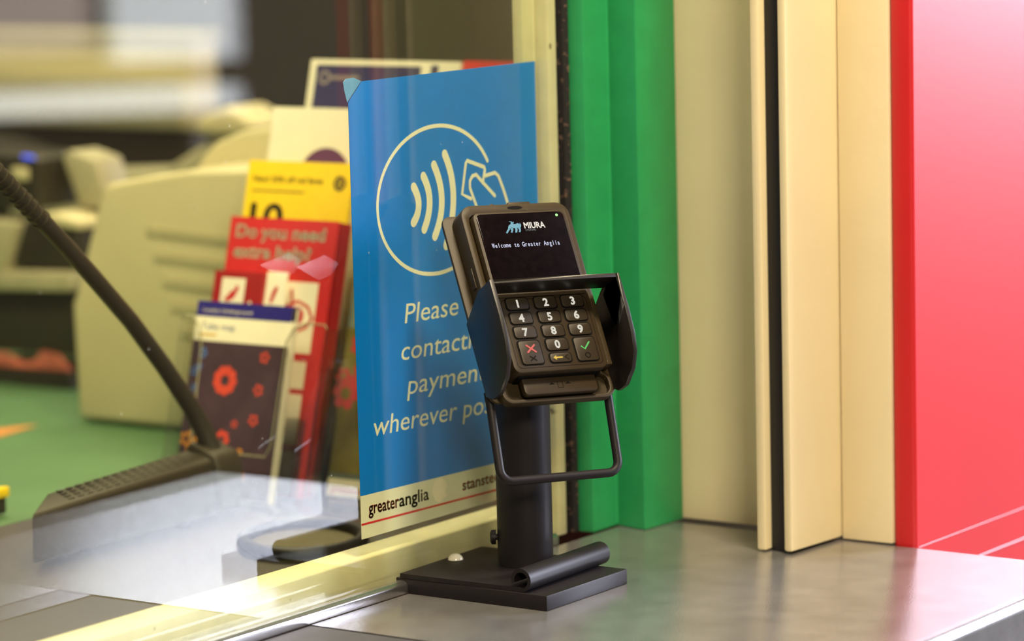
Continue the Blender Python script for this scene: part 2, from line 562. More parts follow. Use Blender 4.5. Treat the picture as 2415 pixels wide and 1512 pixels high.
term = thing('card_terminal', (71, -92, 100), 'black handheld card payment terminal with lit screen and number keys, clipped in the stand', 'card reader')
body = MB(TF).prism(rrect(-34.2, 34.2, -56.5, 57.6, 5), -17, 0).build('casing', M_PLASTIC, term, bevel=1.0)
scr = MB(TF).prism(rrect(-32, 32, 0, 56.0, 3.5), -0.2, 0.35).build('screen', M_SCREEN, term, bevel=0.2)
scr['label'] = 'glossy dark display'
text('MIURA', 1.0, 44.6, 0.42, TF, M_LOGOW, scr, width=15.2, height=4.4, bold=0.12)
text('SYSTEMS', 1.2, 42.6, 0.42, TF, M_LOGOG, scr, width=7.6, height=1.4)
text('Welcome to Greater Anglia', -26.2, 31.6, 0.42, TF, M_TXT, scr, width=49.5, height=3.3, mono=0.62, bold=0.05, tilt=0.004)
# little blue bull-like emblem on the display
bl = MB(TF)
bl.prism([(-11.4, 44.4), (-10.6, 46.6), (-9.4, 47.7), (-7.6, 48.2), (-5.0, 48.0), (-3.0, 48.6), (-2.0, 47.6), (-1.6, 48.8), (-1.0, 47.2), (-1.6, 45.6), (-3.0, 45.0), (-4.2, 45.2), (-5.4, 44.9), (-7.4, 45.3), (-8.8, 45.6), (-9.8, 45.0)], 0.40, 0.48)
bl.prism([(-11.4, 44.6), (-12.6, 43.4), (-13.6, 41.8), (-12.4, 41.6), (-11.2, 43.2), (-9.6, 44.6)], 0.40, 0.48)
bl.prism([(-9.6, 45.2), (-9.2, 43.6), (-10.0, 42.0), (-8.8, 41.9), (-7.8, 43.6), (-7.4, 45.2)], 0.40, 0.48)
bl.prism([(-6.0, 45.4), (-6.2, 43.6), (-6.8, 41.9), (-5.4, 41.8), (-4.6, 43.8), (-4.4, 45.4)], 0.40, 0.48)
bl.prism([(-4.0, 45.4), (-3.4, 43.4), (-4.2, 42.1), (-2.8, 42.0), (-2.2, 43.8), (-2.0, 45.4)], 0.40, 0.48)
bl.prism([(-8.6, 48.0), (-7.8, 49.4), (-9.4, 50.0), (-7.4, 49.9), (-6.6, 49.3), (-5.6, 49.7), (-6.6, 48.2)], 0.40, 0.48)
bl.build('emblem', M_LOGOB, scr)
led = MB(TF).prism([(27.0 + 0.85 * math.cos(i * math.pi / 8), 53.2 + 0.85 * math.sin(i * math.pi / 8)) for i in range(16)], 0.36, 0.55).build('status_light', M_LED, term)
led['label'] = 'lit green dot'
MB(TF).prism(rrect(-32.5, 32.5, -4.2, -1.0, 1.4), -0.3, 1.3).build('ridge', M_PLASTIC, term, bevel=0.7)
MB(TF).ring(rrect(-31.2, 31.2, -53.6, -5.2, 3), rrect(-30.9, 30.9, -53.3, -5.5, 3), -0.1, 0.06).build('keypad_groove', M_GROOVE, term)
COLS = (-19.8, 0.7, 20.4)
ROWS = (-8.8, -18.9, -28.9, -38.6)
def key(cx, cy, w, h, r=2.2):
    g = MB(TF).ring(rrect(cx - w / 2 - 0.85, cx + w / 2 + 0.85, cy - h / 2 - 0.85, cy + h / 2 + 0.85, r + 0.4),
                    rrect(cx - w / 2, cx + w / 2, cy - h / 2, cy + h / 2, r), -0.1, 0.08)
    k = MB(TF).prism(rrect(cx - w / 2, cx + w / 2, cy - h / 2, cy + h / 2, r), -0.1, 0.9).build('key', M_KEY, term, bevel=0.35)
    g.build('key_gap', M_GROOVE, k)
    return k
dig = '1234567890'
for i, d in enumerate(dig):
    cx, cy = (COLS[i % 3], ROWS[i // 3]) if i < 9 else (COLS[1], ROWS[3])
    k = key(cx, cy, 15.6, 8.0)
    text(d, cx, cy - 2.6, 0.95, TF, M_DIGIT, k, height=5.4, name='digit', align='c', bold=0.3)
k = key(-19.6, -43.1, 15.2, 16.4)
m = MB(TF)
m.stroke([(-21.9, -43.0), (-16.2, -38.2)], 1.2, 0.95, 1.05)
m.stroke([(-21.9, -38.2), (-16.2, -43.0)], 1.2, 1.06, 1.12)
m.build('red_cross', M_XRED, k)
m = MB(TF)
m.stroke([(-21.2, -48.9), (-17.2, -45.9)], 0.8, 0.92, 1.0)
m.stroke([(-21.2, -45.9), (-17.2, -48.9)], 0.8, 1.01, 1.06)
m.build('raised_cross', M_GROOVE, k)
k = key(20.6, -43.1, 15.2, 16.4)
MB(TF).stroke([(17.6, -41.3), (19.6, -43.2), (23.7, -38.6)], 1.1, 0.95, 1.05).build('green_tick', M_OKG, k)
MB(TF).stroke([(20.6 + 1.7 * math.cos(i * math.pi / 10), -47.6 + 1.7 * math.sin(i * math.pi / 10)) for i in range(20)], 0.7, 0.92, 1.0, closed=True).build('raised_ring', M_GROOVE, k)
k = key(0.7, -47.9, 15.2, 6.4)
m = MB(TF)
m.stroke([(-3.6, -47.9), (1.6, -47.9)], 1.0, 0.95, 1.05, cap=4)
m.prism([(-5.0, -47.9), (-2.6, -46.3), (-2.6, -49.5)], 0.95, 1.06)
m.build('yellow_arrow', M_BACKY, k)
MB(TF).stroke([(5.8, -46.4), (3.6, -47.9), (5.8, -49.4)], 0.6, 0.92, 1.0).build('raised_chevron', M_GROOVE, k)
slot = MB(TF).prism(rrect(-30, 30, -57.6, -56.4, 0.4), -14, -5.5).build('card_slot', M_GROOVE, term)
lip = MB(TF).prism(rrect(-26.5, 27.0, -68.6, -55.5, 3), -13.5, -8.0).build('card_guide', M_PLASTIC, term, bevel=0.9)
m = MB(TF)
m.prism([(-8.0, -62.6), (-3.8, -62.6), (-5.9, -61.0)], -7.96, -7.9)
m.prism([(3.8, -62.6), (8.0, -62.6), (5.9, -61.0)], -7.96, -7.9)
m.stroke([(-1.8, -61), (-1.8, -65), (1.8, -65), (1.8, -61)], 0.4, -7.96, -7.9)
m.build('insert_card_mark', M_GROOVE, lip)
MB(TF).box(-35.0, -34.0, 20, 30, -11, -7).build('side_button', M_PLASTIC, term, bevel=0.3)

st = thing('terminal_stand', (61, -75, -36), 'black steel pole stand with cradle, keypad privacy shield and wire loop, on a square foot', 'stand')
MB().box(14.6, 108, -135, -16, -36, -26).build('base_slab', M_BLACK, st, bevel=0.8)
prof_o, prof_i = [(-20, -23), (-114, -23)], [(-20, -25.9), (-114.5, -25.9)]
cy, cz = -114.5, -18.3
for k in range(0, 17):
    a = math.radians(-90 - 290 * k / 16)
    prof_i.append((cy + 7.6 * math.cos(a), cz + 7.6 * math.sin(a)))
    prof_o.append((cy + 5.2 * math.cos(a), cz + 5.2 * math.sin(a)))
sh = MB(lambda p: P(p[0] + (p[1] + 20) * 0.02 * -1, p[1] + (p[0] - 14) * 0.03, p[2]))
prs = []
for x in (14.0, 110.0):
    prs.append([[sh.v((x, a, b)) for a, b in pr] for pr in (prof_o, prof_i)])
n = len(prof_o)
for i in range(n - 1):
    sh.face([prs[0][0][i], prs[0][0][i + 1], prs[1][0][i + 1], prs[1][0][i]])
    sh.face([prs[0][1][i + 1], prs[0][1][i], prs[1][1][i], prs[1][1][i + 1]])
    for q in (0, 1):
        a = [prs[q][0][i], prs[q][0][i + 1], prs[q][1][i + 1], prs[q][1][i]]
        sh.face(a if q else a[::-1])
for i in (0, n - 1):
    sh.face([prs[0][0][i], prs[1][0][i], prs[1][1][i], prs[0][1][i]])
o = sh.build('rolled_plate', M_BLACK, st, smooth=True)
px, py, pr_ = 79.2, -74.4, 18.2
pm = MB()
lo, hi = [], []
for k in range(40):
    a = 2 * math.pi * k / 40
    x, y = px + pr_ * math.cos(a), py + pr_ * math.sin(a)
    zt = O_.z + (-26.5 - ((x - O_.x) * N_.x + (y - O_.y) * N_.y)) / N_.z
    lo.append(pm.v((x, y, -22.9)))
    hi.append(pm.v((x, y, zt)))
for k in range(40):
    pm.face([lo[k], lo[(k + 1) % 40], hi[(k + 1) % 40], hi[k]])
pm.face(lo[::-1])
pm.face(hi)
pm.build('pole', M_BLACK, st, smooth=True)
MB(TF).prism(rrect(-20, 28, -26, 26, 4), -26, -22).build('pole_bracket', M_BLACK, st, bevel=0.6)
kn = MB()
kn.tube([(px - 0.57 * r_, py + 0.82 * r_, -5) for r_ in (17.5, 19, 19.1, 22, 23)], 3, 20, radii=[2, 2, 4.8, 4.8, 3])
kn.build('thumb_screw', M_BLACK, st, smooth=True)
MB(TF).prism(rrect(-46, 46, -68, 65, 6), -21.8, -19.2).build('back_plate', M_PLATE, st, bevel=0.5)
up_o = [(x, max(y, -53)) for x, y in rrect(-40, 40, -70.5, 65, 9)]
up_o = [p for i, p in enumerate(up_o) if p[1] > -53]
up_i = [p for p in rrect(-34.9, 34.9, -57.9, 58.2, 5.6) if p[1] > -40]
MB(TF).prism([(40, -53)] + up_o + [(-40, -53), (-34.9, -53)] + up_i[::-1] + [(34.9, -53)], -18.8, -4).build('cradle', M_PLATE, st, bevel=1.0)
MB(TF).ring(rrect(-40.5, 40.5, -72, -53.2, 7), rrect(-38, 38, -69.6, -55.4, 5.5), -18.9, -12).build('cradle_tray_rim', M_PLATE, st, bevel=0.5)
MB(TF).prism(rrect(-37.9, 37.9, -69.5, -55.5, 5.4), -18.9, -16.5).build('cradle_tray', M_PLATE, st)
MB(TF).prism(rrect(-34.8, 34.8, -53, 58.1, 5.6), -18.9, -17.3).build('cradle_back', M_PLATE, st)
MB(TF).prism([(-16, 65.1), (-14.5, 67.0), (-13, 67.2), (-12, 66.1), (12, 66.1), (13, 65.1)], -15, -7).build('release_clip', M_PLASTIC, st, bevel=0.4)
MB(TF).prism([(-2, 65.1), (-1, 68.2), (15, 68.2), (16, 65.1)], -14, -8).build('release_tab', M_PLASTIC, st, bevel=0.5)
m = MB(TF)
m.prism([(0.5 + 5.6 * math.cos(i * math.pi / 12), 61.9 + 1.3 * math.sin(i * math.pi / 12)) for i in range(24)], -3.98, -3.9)
m.build('contactless_mark', M_GROOVE, st)
MB(TF).box(-40.9, -40.05, 8, 22, -13, -8).build('side_rib', M_PLASTIC, st, bevel=0.2)
wall_poly = [(21.5, -0.5), (4, 0), (-21.5, -11), (-21.5, -62), (-14, -67.5), (-4, -68.2), (9, -62.5), (17, -54), (20.5, -42), (21.8, -25)]
def FS(p):            # (h, b, a) -> frame
    return TF((p[2], p[1], p[0]))
vis = thing_part = None
vm = MB(FS)
vm.prism(wall_poly, -47.2, -44.4)
sh_l = vm
sh_l.prism(wall_poly, 44.4, 47.2)
sh_l.prism([(21.5, -0.5), (4, 0), (4, -2.5), (21.5, -3.1)], -44.4, 44.4)
bmesh.ops.remove_doubles(sh_l.bm, verts=sh_l.bm.verts, dist=1e-6)
o = sh_l.build('privacy_shield', M_SHIELD, st, bevel=0.5)
o['label'] = 'folded black sheet guard around the keys'
pth = [(-43.2, -58, -24.8), (-43.2, -66, -26)]
def lp(a, t):         # point on the loop plane, t mm down from the plate
    return (a, -66 - t * 0.966, -26.0 - t * 0.24)
for i in range(1, 6):
    pth.append(lp(-43.2, 42 * i / 5))
for k in range(1, 7):
    an = math.radians(90 * k / 6)
    pth.append(lp(-43.2 + 8 * (1 - math.cos(an)), 42 + 8 * math.sin(an)))
for k in range(1, 8):
    pth.append(lp(-35.2 + 70.4 * k / 7, 50))
for k in range(1, 7):
    an = math.radians(90 * k / 6)
    pth.append(lp(35.2 + 8 * math.sin(an), 50 - 8 * (1 - math.cos(an))))
for i in range(4, -1, -1):
    pth.append(lp(43.2, 42 * i / 5))
pth.append((43.2, -58, -24.8))
MB(TF).tube(pth, 2.9, 14).build('wire_loop', M_BLACK, st, smooth=True)

# clear rubber bumper on the foot plate
bp = MB()
rings = []
for k in range(6):
    a = math.radians(90 * k / 5)
    rings.append([bp.v((66 + 5.2 * math.cos(a) * math.cos(j * math.pi / 8), -27 + 5.2 * math.cos(a) * math.sin(j * math.pi / 8), -22.7 + 4 * math.sin(a))) for j in range(16)])
for k in range(5):
    for j in range(16):
        bp.face([rings[k][j], rings[k][(j + 1) % 16], rings[k + 1][(j + 1) % 16], rings[k + 1][j]])
bmesh.ops.remove_doubles(bp.bm, verts=bp.bm.verts, dist=1e-6)
o = bp.build('rubber_bumper', mat('clear_rubber', srgb(210, 204, 180), 0.15, coat=0.5), smooth=True)
tag(o, 'small clear rubber dome on the foot plate left of the pole', 'bumper')

# ------------------------------------------------------------------ poster on the inside of the glass
PF = frame((0, 0, 0), (1, 0, 0), (0, 0, 1), (0, -1, 0))
po = thing('poster', (105, 0.4, 0), 'blue contactless payment poster taped behind the glass beside the card reader', 'poster')
MB(PF).prism([(0, 28.6), (210.4, 24.6), (210.4, 296.8), (15, 296.6), (0, 284)], 0.2, 0.5).build('blue_sheet', M_BLUE, po)
o = MB(PF).prism([(0, 0), (210.4, 0), (210.4, 24.5), (0, 28.5)], 0.2, 0.5).build('footer', M_PCREAM, po)
o['label'] = 'off-white strip with logos'
cn = MB()
cp = [(15.2, 0.3, 296.7), (0, 0.3, 284.0), (-4.2, -1.0, 291.5), (-5.6, -1.2, 297.2), (-3.0, -1.2, 299.3), (6, -0.9, 299.4)]
va = [cn.v(p) for p in cp]
vb = [cn.v((p[0], p[1] + 0.3, p[2])) for p in cp]
cn.face(va)
cn.face(vb[::-1])
for i in range(len(cp)):
    j = (i + 1) % len(cp)
    cn.face([va[j], va[i], vb[i], vb[j]])
o = cn.build('curled_corner', M_PBACK, po)
o['label'] = 'pale blue bent corner'
sy = MB(PF)
sy.stroke([(92.2 + 65 * math.cos(2 * math.pi * i / 72), 212.7 + 49 * math.sin(2 * math.pi * i / 72)) for i in range(5, 73 - 4) if not (66 <= i)] , 2.6, 0.52, 0.6)
def arc(p0, p1, p2, w):
    # quadratic through three points
    c = (2 * p1[0] - (p0[0] + p2[0]) / 2, 2 * p1[1] - (p0[1] + p2[1]) / 2)
    return [((1 - t) ** 2 * p0[0] + 2 * t * (1 - t) * c[0] + t * t * p2[0], (1 - t) ** 2 * p0[1] + 2 * t * (1 - t) * c[1] + t * t * p2[1]) for t in [i / 12 for i in range(13)]]
for a in (((67, 223.6), (72, 211), (65.8, 200.2)), ((78, 229.6), (84.2, 212.3), (77.4, 194.6)), ((90, 236), (97.8, 211.7), (89, 188.6)), ((102.4, 242.2), (111.0, 213), (101.3, 181.0))):
    sy.stroke(arc(*a, 5), 6.2, 0.52, 0.6)
sy.stroke([(131, 209.6), (121.0, 213.6), (126.2, 234.2), (127.6, 235.6), (147.4, 229.4), (148, 227.8), (145.0, 219.0)], 2.6, 0.52, 0.6)
sy.stroke([(158.6, 209.0), (141, 222.4), (137.6, 225.2), (133.4, 224.8), (130.2, 221.6), (130.0, 217), (137, 204), (144, 190), (158, 176)], 2.6, 0.61, 0.66)
sy.stroke([(146.5, 223.4), (159.6, 224.6), (163.4, 222), (168, 214), (172.8, 204), (178, 190)], 2.6, 0.67, 0.72)
MB(PF).prism([(78, 19), (81, 25), (88, 26.5), (93, 23), (95, 19.5), (92, 16.5), (95, 12.5), (90, 12), (86, 9.5), (81, 12)], 0.52, 0.57).build('scraped_patch', mat('bare_white', srgb(240, 234, 212), 0.6), po)
sy.build('contactless_symbol', M_PCREAM, po)
for s, x, w, y in (('Please use', 53, 100, 135), ('contactless', 47.5, 110, 111), ('payments', 54, 97, 87.6), ('wherever possible', 14.5, 176, 65.6)):
    text(s, x, y, 0.53, PF, M_PCREAM, po, width=w, height=13.4, shear=0.2, tilt=-0.03)
text('greater', 8.2, 15.2, 0.53, PF, M_PRED, po, width=32.6, height=8.6, bold=0.25, tilt=-0.02)
text('anglia', 41.4, 14.6, 0.53, PF, M_PGREY, po, width=32.6, height=8.6, bold=0.25, tilt=-0.02)
text('stansted express', 112.6, 13.4, 0.53, PF, M_PRED, po, width=88, height=7.6, bold=0.25, tilt=-0.01)
MB(PF).prism([(0, 9.0), (210.4, 5.4), (210.4, 6.8), (0, 10.4)], 0.52, 0.58).build('red_line', M_PRED, po)

# ------------------------------------------------------------------ booth desk
dk = thing('desk', (300, 700, -62), 'long desk inside the booth with a green top and dark front border', 'desk')
MB().prism([(-640, 26), (1250, 26), (1250, 372), (-640, 372)], -62, -36).build('front_border', M_DESKF, dk, bevel=0.5)
MB().prism([(-640, 372.5), (1250, 372.5), (1250, 1400), (-640, 1400)], -62, -36).build('green_top', M_DESK, dk, bevel=0.5)
tag(MB().prism([(34, 30), (112, 30), (112, 72), (34, 72)], -36, -30).build('wood_board', M_WOOD, bevel=0.5), 'small orange wooden board on the desk just behind the sill rail', 'board')

# leaflets lean back in a stepped clear rack; the leaning frame: x' across (to the right, -y), y' up the leaf
LN = 0.27
LQ = math.sqrt(1 + LN * LN)
def leaf_frame(xk):
    # leaf sizes are given for 97 mm wide stock; these are 99-100 mm
    k = 1.028
    return frame((k * xk + 48.2, 37.4, -49.4), (0, -k, 0), (k * LN / LQ, 0, k / LQ), (-k / LQ, 0, k * LN / LQ))
rack = thing('leaflet_rack', (250, 232, -36), 'clear acrylic stepped leaflet rack on the desk behind the glass', 'leaflet holder')
for i, (xk, y0, y1, top) in enumerate(((152, 292, 181, 78), (181, 292, 181, 118), (204, 300, 181, 150), (226, 300, 181, 190), (262, 300, 90, 232))):
    F = leaf_frame(xk)
    MB(F).prism(rrect(-y0, -y1, 16, top, 4), -1.2, 0).build('pocket_back', M_ACRYL, rack, bevel=0.3)
F = leaf_frame(133)
cut = [(-292, 17), (-157, 17), (-157, 147), (-159, 150), (-176, 150), (-186, 146), (-192, 136), (-194, 60), (-198, 52), (-262, 52), (-268, 60), (-270, 128), (-274, 142), (-281, 149), (-289, 150), (-292, 147)]
MB(F).prism(cut, 0, 2.2).build('pocket_front', M_ACRYL, rack, bevel=0.3)
MB(F).tube([(p[0], p[1], 1.1) for p in cut[2:]], 0.6, 6).build('pocket_edge_glint', mat('acrylic_edge_glint', srgb(150, 148, 120), 0.2), rack, smooth=True)['label'] = 'pale tube painted as the bright glint along the acrylic edge'  # edge highlight put in as a pale coloured tube
for a in (-292, -157):
    MB(F).box(a - 0.9, a + 0.9, 19, 148, -14, 2.2).build('pocket_side', M_ACRYL, rack)
MB().box(178, 350, 130, 337, -36, -33.5).build('rack_base', M_ACRYL, rack, bevel=0.4)
MB(leaf_frame(172)).prism(rrect(-181, -90, 16, 120, 4), 0, 2).build('pocket_front', M_ACRYL, rack, bevel=0.3)

def leaflet(name, xk, y0, y1, t0, t1, material, label, group='leaflets in the rack', depth=1.6):
    F = leaf_frame(xk)
    t0 = max(t0, 17)
    th = thing(name, (1.028 * xk + 48.2 + LN * t0 / LQ, 1.028 * (y0 + y1) / 2 + 37.4, -49.4 + t0 / LQ), label, 'leaflet', group)
    MB(F).prism(rrect(-y0, -y1, t0, t1, 0.6, 2), -depth, 0).build('cover', material, th, bevel=0.15)
    return th, F

# front row: folded tube map
t, F = leaflet('leaflet', 140, 285, 196, 6, 160, M_WHITE, 'front folded map leaflet with dark blue band, white title and dark floral picture', depth=8)
MB(F).prism(rrect(-285, -196, 149, 160.2, 0.5, 2), -8.2, 0.2).build('blue_band', M_TBLUE, t)
pc = MB(F).prism([(-285, 17.2), (-196, 17.2), (-196, 131), (-285, 131)], 0.02, 0.2).build('picture', mat('dark_plum_print', srgb(70, 52, 66), 0.5, var=0.25, scale=40), t)
text('London Underground', -279, 152.4, 0.25, F, M_WHITE, t, width=46, height=2.6)
text('Tube map', -279, 139.4, 0.05, F, M_BLUEINK, t, width=32, height=5.4)
MB(F).prism([(-279, 134.6), (-264, 134.6), (-264, 136.4), (-279, 136.4)], 0.05, 0.1).build('gold_line', M_GOLD, t)
fl = MB(F)
def flower(mb, x, y, r, h, n=6):
    for k in range(n):
        a = 2 * math.pi * k / n + x
        cx, cy = x + r * 0.68 * math.cos(a), y + r * 0.68 * math.sin(a)
        mb.prism([(cx + r * 0.34 * math.cos(j * math.pi / 5), cy + r * 0.34 * math.sin(j * math.pi / 5)) for j in range(10)], h, h + 0.02 + 0.01 * (k % 3))
flower(fl, -250, 103, 11, 0.24, 9)
flower(fl, -246, 60, 7, 0.24, 7)
for x, y, r in ((-216, 122, 4.5), (-218, 98, 4.5), (-219, 76, 4.5), (-236, 72, 3)):
    flower(fl, x, y, r, 0.24, 5)
fl.build('red_flowers', mat('red_flower_print', srgb(214, 74, 58), 0.5), t)
fl = MB(F)
for x, y, r in ((-279, 58, 6), (-270, 55, 6), (-274, 50, 5), (-240, 36, 5), (-252, 32, 5), (-246, 28, 4), (-232, 42, 4), (-264, 28, 4), (-224, 34, 4), (-228, 52, 3)):
    flower(fl, x, y, r, 0.28, 5)
fl.build('orange_flowers', mat('orange_flower_print', srgb(226, 150, 48), 0.5), t)
fl = MB(F)
for x, y, r in ((-274, 122, 4), (-280, 108, 3.5), (-276, 112, 3), (-278, 96, 3)):
    flower(fl, x, y, r, 0.26, 5)
fl.build('blue_flowers', mat('blue_flower_print', srgb(86, 130, 214), 0.5), t)

# dark red booklet and thin card beside it
t, F = leaflet('booklet', 155, 285, 238.5, 40, 181, M_DRED, 'dark red booklet with a white square, standing behind the front map leaflet', depth=12)
t['category'] = 'booklet'
MB(F).prism([(-277, 150), (-255, 150), (-255, 176), (-277, 176)], 0.02, 0.12).build('white_square', M_WHITE, t)
MB(F).prism([(-273.5, 160), (-270, 158), (-264, 161), (-260, 169), (-263, 171), (-265, 167), (-268, 166), (-270, 163)], 0.13, 0.2).build('red_mark', M_LRED, t)
MB(F).prism([(-251, 152), (-246, 152), (-246, 157), (-249, 160), (-251, 157)], 0.02, 0.12).build('small_mark', M_WHITE, t)
t, F = leaflet('card', 158, 238, 219, 40, 182, M_WHITE, 'narrow white card with red sign beside the dark red booklet', depth=1.2)
t['category'] = 'card'
MB(F).prism([(-233, 160), (-231, 158), (-229, 162), (-226, 170), (-228, 172), (-231, 168)], 0.02, 0.12).build('red_mark', M_LRED, t)

# red help leaflet (a thick stack in one pocket)
t, F = leaflet('leaflet', 168, 287, 186, 10, 220, M_LRED, 'red help leaflet with large cream title and white picture squares', depth=1.2)
text('Do you need', -280, 205, 0.05, F, M_PCREAM, t, width=83, height=9.5, bold=0.5)
text('extra help?', -280, 190, 0.05, F, M_PCREAM, t, width=72, height=9.5, bold=0.5)
MB(F).prism([(-232, 122), (-197, 122), (-197, 174), (-232, 174)], 0.02, 0.12).build('eye_panel', M_WHITE, t)
ey = MB(F)
ey.stroke([(-230, 148), (-224, 156), (-214, 160), (-204, 156), (-199, 148)], 2.4, 0.13, 0.2)
ey.stroke([(-230, 148), (-224, 141), (-214, 137), (-204, 141), (-199, 148)], 2.4, 0.13, 0.2)
ey.prism([(-214 + 7 * math.cos(k * math.pi / 9), 149 + 7 * math.sin(k * math.pi / 9)) for k in range(18)], 0.21, 0.25)
ey.stroke([(-221, 168), (-212, 128)], 2.2, 0.21, 0.26)
ey.build('eye_sign', M_LRED, t)
for a, b in ((96, 116), (56, 92), (20, 50)):
    MB(F).prism([(-228, a), (-199, a), (-199, b), (-228, b)], 0.02, 0.12).build('white_panel', M_WHITE, t)
MB(F).stroke([(-214, 24), (-214, 46)], 4, 0.13, 0.2).build('panel_sign', M_LRED, t)
MB(F).stroke([(-216, 60), (-214, 86)], 3, 0.13, 0.2).build('panel_sign', M_LRED, t)
for k in range(3):
    t2, F2 = leaflet('leaflet', 171 + 2.4 * k, 286 - 0.8 * k, 185 - 2.2 * k, 10, 219.0 - 0.8 * k, M_DRED, 'red leaflet stacked directly behind the front help leaflet, only its dark edge showing', 'red leaflets stacked in one pocket', 1.2)

# grey-green leaflet in the right-hand pocket
t, F = leaflet('leaflet', 187.5, 180, 92, 4, 217, M_GREYG, 'grey green leaflet with flower picture, right of the red one and mostly behind the poster', depth=2)
MB(F).prism([(-180, 34), (-92, 34), (-92, 140), (-180, 140)], 0.02, 0.12).build('picture', mat('olive_print', srgb(112, 104, 44), 0.5, var=0.5, scale=25), t)
fl = MB(F)
for x, y, r in ((-174, 92, 12), (-160, 104, 12), (-166, 128, 9), (-150, 92, 10), (-178, 104, 7)):
    flower(fl, x, y, r, 0.14)
fl.build('pink_flowers', mat('pink_flower_print', srgb(196, 60, 66), 0.5), t)
MB(F).prism([(-180, 17.2), (-92, 17.2), (-92, 30), (-180, 30)], 0.02, 0.14).build('white_strip', M_WHITE, t)
text('greateranglia', -176, 20, 0.16, F, M_LRED, t, width=40, height=5)
text('N', -176, 190, 0.05, F, M_WHITE, t, height=14, bold=0.4)
text('d', -176, 165, 0.05, F, M_WHITE, t, height=13, bold=0.4)

# yellow leaflet
t, F = leaflet('leaflet', 192, 296, 197, 50, 260, M_YELLOW, 'bright yellow railcard leaflet with black numerals, behind the red leaflet', depth=4)
text('New! 50% off rail fares', -290, 244, 0.05, F, M_INK, t, width=66, height=4.6, bold=0.12)
MB(F).prism([(-290, 236.5), (-240, 236.5), (-240, 237.6), (-290, 237.6)], 0.05, 0.1).build('small_print', M_INK, t)
text('10', -288, 208, 0.05, F, M_INK, t, width=30, height=20, bold=1.0)
wh = MB(F)
wh.stroke([(-208 + 4.6 * math.cos(k * math.pi / 10), 245 + 4.6 * math.sin(k * math.pi / 10)) for k in range(20)], 2.2, 0.05, 0.15, closed=True)
for k in range(3):
    wh.stroke([(-208 + 3.4 * math.cos(k * math.pi / 3), 245 + 3.4 * math.sin(k * math.pi / 3)), (-208 - 3.4 * math.cos(k * math.pi / 3), 245 - 3.4 * math.sin(k * math.pi / 3))], 1.0, 0.16 + 0.02 * k, 0.17 + 0.02 * k)
wh.build('wheel_mark', M_INK, t)
# white leaflet
t, F = leaflet('leaflet', 213, 296, 197, 90, 299, M_WHITE, 'plain white leaflet with purple disc, between yellow and navy leaflets', depth=3)
MB(F).prism([(-240 + 25 * math.cos(k * math.pi / 20), 244 + 25 * math.sin(k * math.pi / 20)) for k in range(40)], 0.02, 0.12).build('purple_disc', M_PURPLE, t)
MB(F).prism([(-240 + 11 * math.cos(k * math.pi / 20), 244 + 11 * math.sin(k * math.pi / 20)) for k in range(40)], 0.13, 0.2).build('disc_centre', M_WHITE, t)
# navy brochure at the back, wider
t, F = leaflet('brochure', 240, 287, 146, 126, 334, M_WHITE, 'tallest white-edged brochure with navy cover at the back of the rack', depth=6)
t['category'] = 'brochure'
MB(F).prism([(-281, 130), (-182, 130), (-182, 330), (-281, 330)], 0.02, 0.12).build('navy_panel', M_NAVY, t)
MB(F).prism([(-173, 250), (-166, 250), (-166, 331), (-173, 331)], 0.02, 0.12).build('navy_stripe', M_NAVY, t)
MB(F).prism([(-266, 318.6), (-239, 318.6), (-239, 321.6), (-266, 321.6)], 0.15, 0.2).build('pale_line', M_PGOLD, t)
MB(F).stroke([(-272 + 4.4 * math.cos(k * math.pi / 10), 320 + 4.4 * math.sin(k * math.pi / 10)) for k in range(20)], 2.4, 0.14, 0.2, closed=True).build('round_mark', M_PGOLD, t)
t, F = leaflet('leaflet', 240, 144, 92, 120, 335, M_LRED, 'plain red leaflet at the back between navy brochure and cream upright', depth=3)

# round black dish behind the sill
tr = thing('dish', (103, 131, -36), 'round black dish with a thick raised rim on the desk beneath the poster corner', 'dish')
ca, sa = 0.786, 0.618
rim = [(103 + ca * 54 * math.cos(k * math.pi / 20) + sa * 42 * math.sin(k * math.pi / 20), 131 + sa * 54 * math.cos(k * math.pi / 20) - ca * 42 * math.sin(k * math.pi / 20), -30) for k in range(40)]
MB().tube(rim, 4.6, 12, closed=True).build('rim', M_RUBBER, tr, smooth=True)
MB().prism([(p[0], p[1]) for p in rim], -35.8, -33.5).build('dish_floor', mat('olive_plastic', srgb(92, 86, 60), 0.5), tr)

# ------------------------------------------------------------------ desk microphone
mic = thing('desk_microphone', (55, 256, -36), 'dark grey desk microphone on the green desk, its long gooseneck leaning left', 'microphone')
def mic_skew(p):      # the ends splay towards the back, the top rises slightly to the right
    return P(p[0] + (1.6 * (p[1] - 240) if p[0] < 0 else 0.45 * (p[1] - 240)), p[1], p[2] + (0.037 * (p[0] + 53) if p[2] > -20 else 0))
MB(mic_skew).prism([(238, -30), (240, 2), (242, 3.5), (270, 7), (273, 5), (275, -30)], -53, 138, 'yzx').build('mic_base', M_MIC, mic, bevel=2.0, seg=3)
gr = MB(lambda p: P(p[0] + 0.45 * (p[1] - 240), p[1], p[2] + 0.037 * (p[0] + 53)))
for r_ in range(14):
    for c_ in range(4):
        x, y = -8 + r_ * 9.6, 248 + c_ * 6.0
        z = 3.5 + (y - 242) * 3.5 / 28
        gr.prism([(x - 2.8, y - 1.6), (x + 2.8, y - 1.6), (x + 2.8, y + 1.6), (x - 2.8, y + 1.6)], z - 0.3, z + 0.25)
gr.build('speaker_grille', M_DARK, mic)
for x in (15, 118):
    for y in (254, 266):
        MB().prism([(x + 5 * math.cos(k * math.pi / 8), y + 5 * math.sin(k * math.pi / 8)) for k in range(16)], -36, -30).build('foot', M_RUBBER, mic)
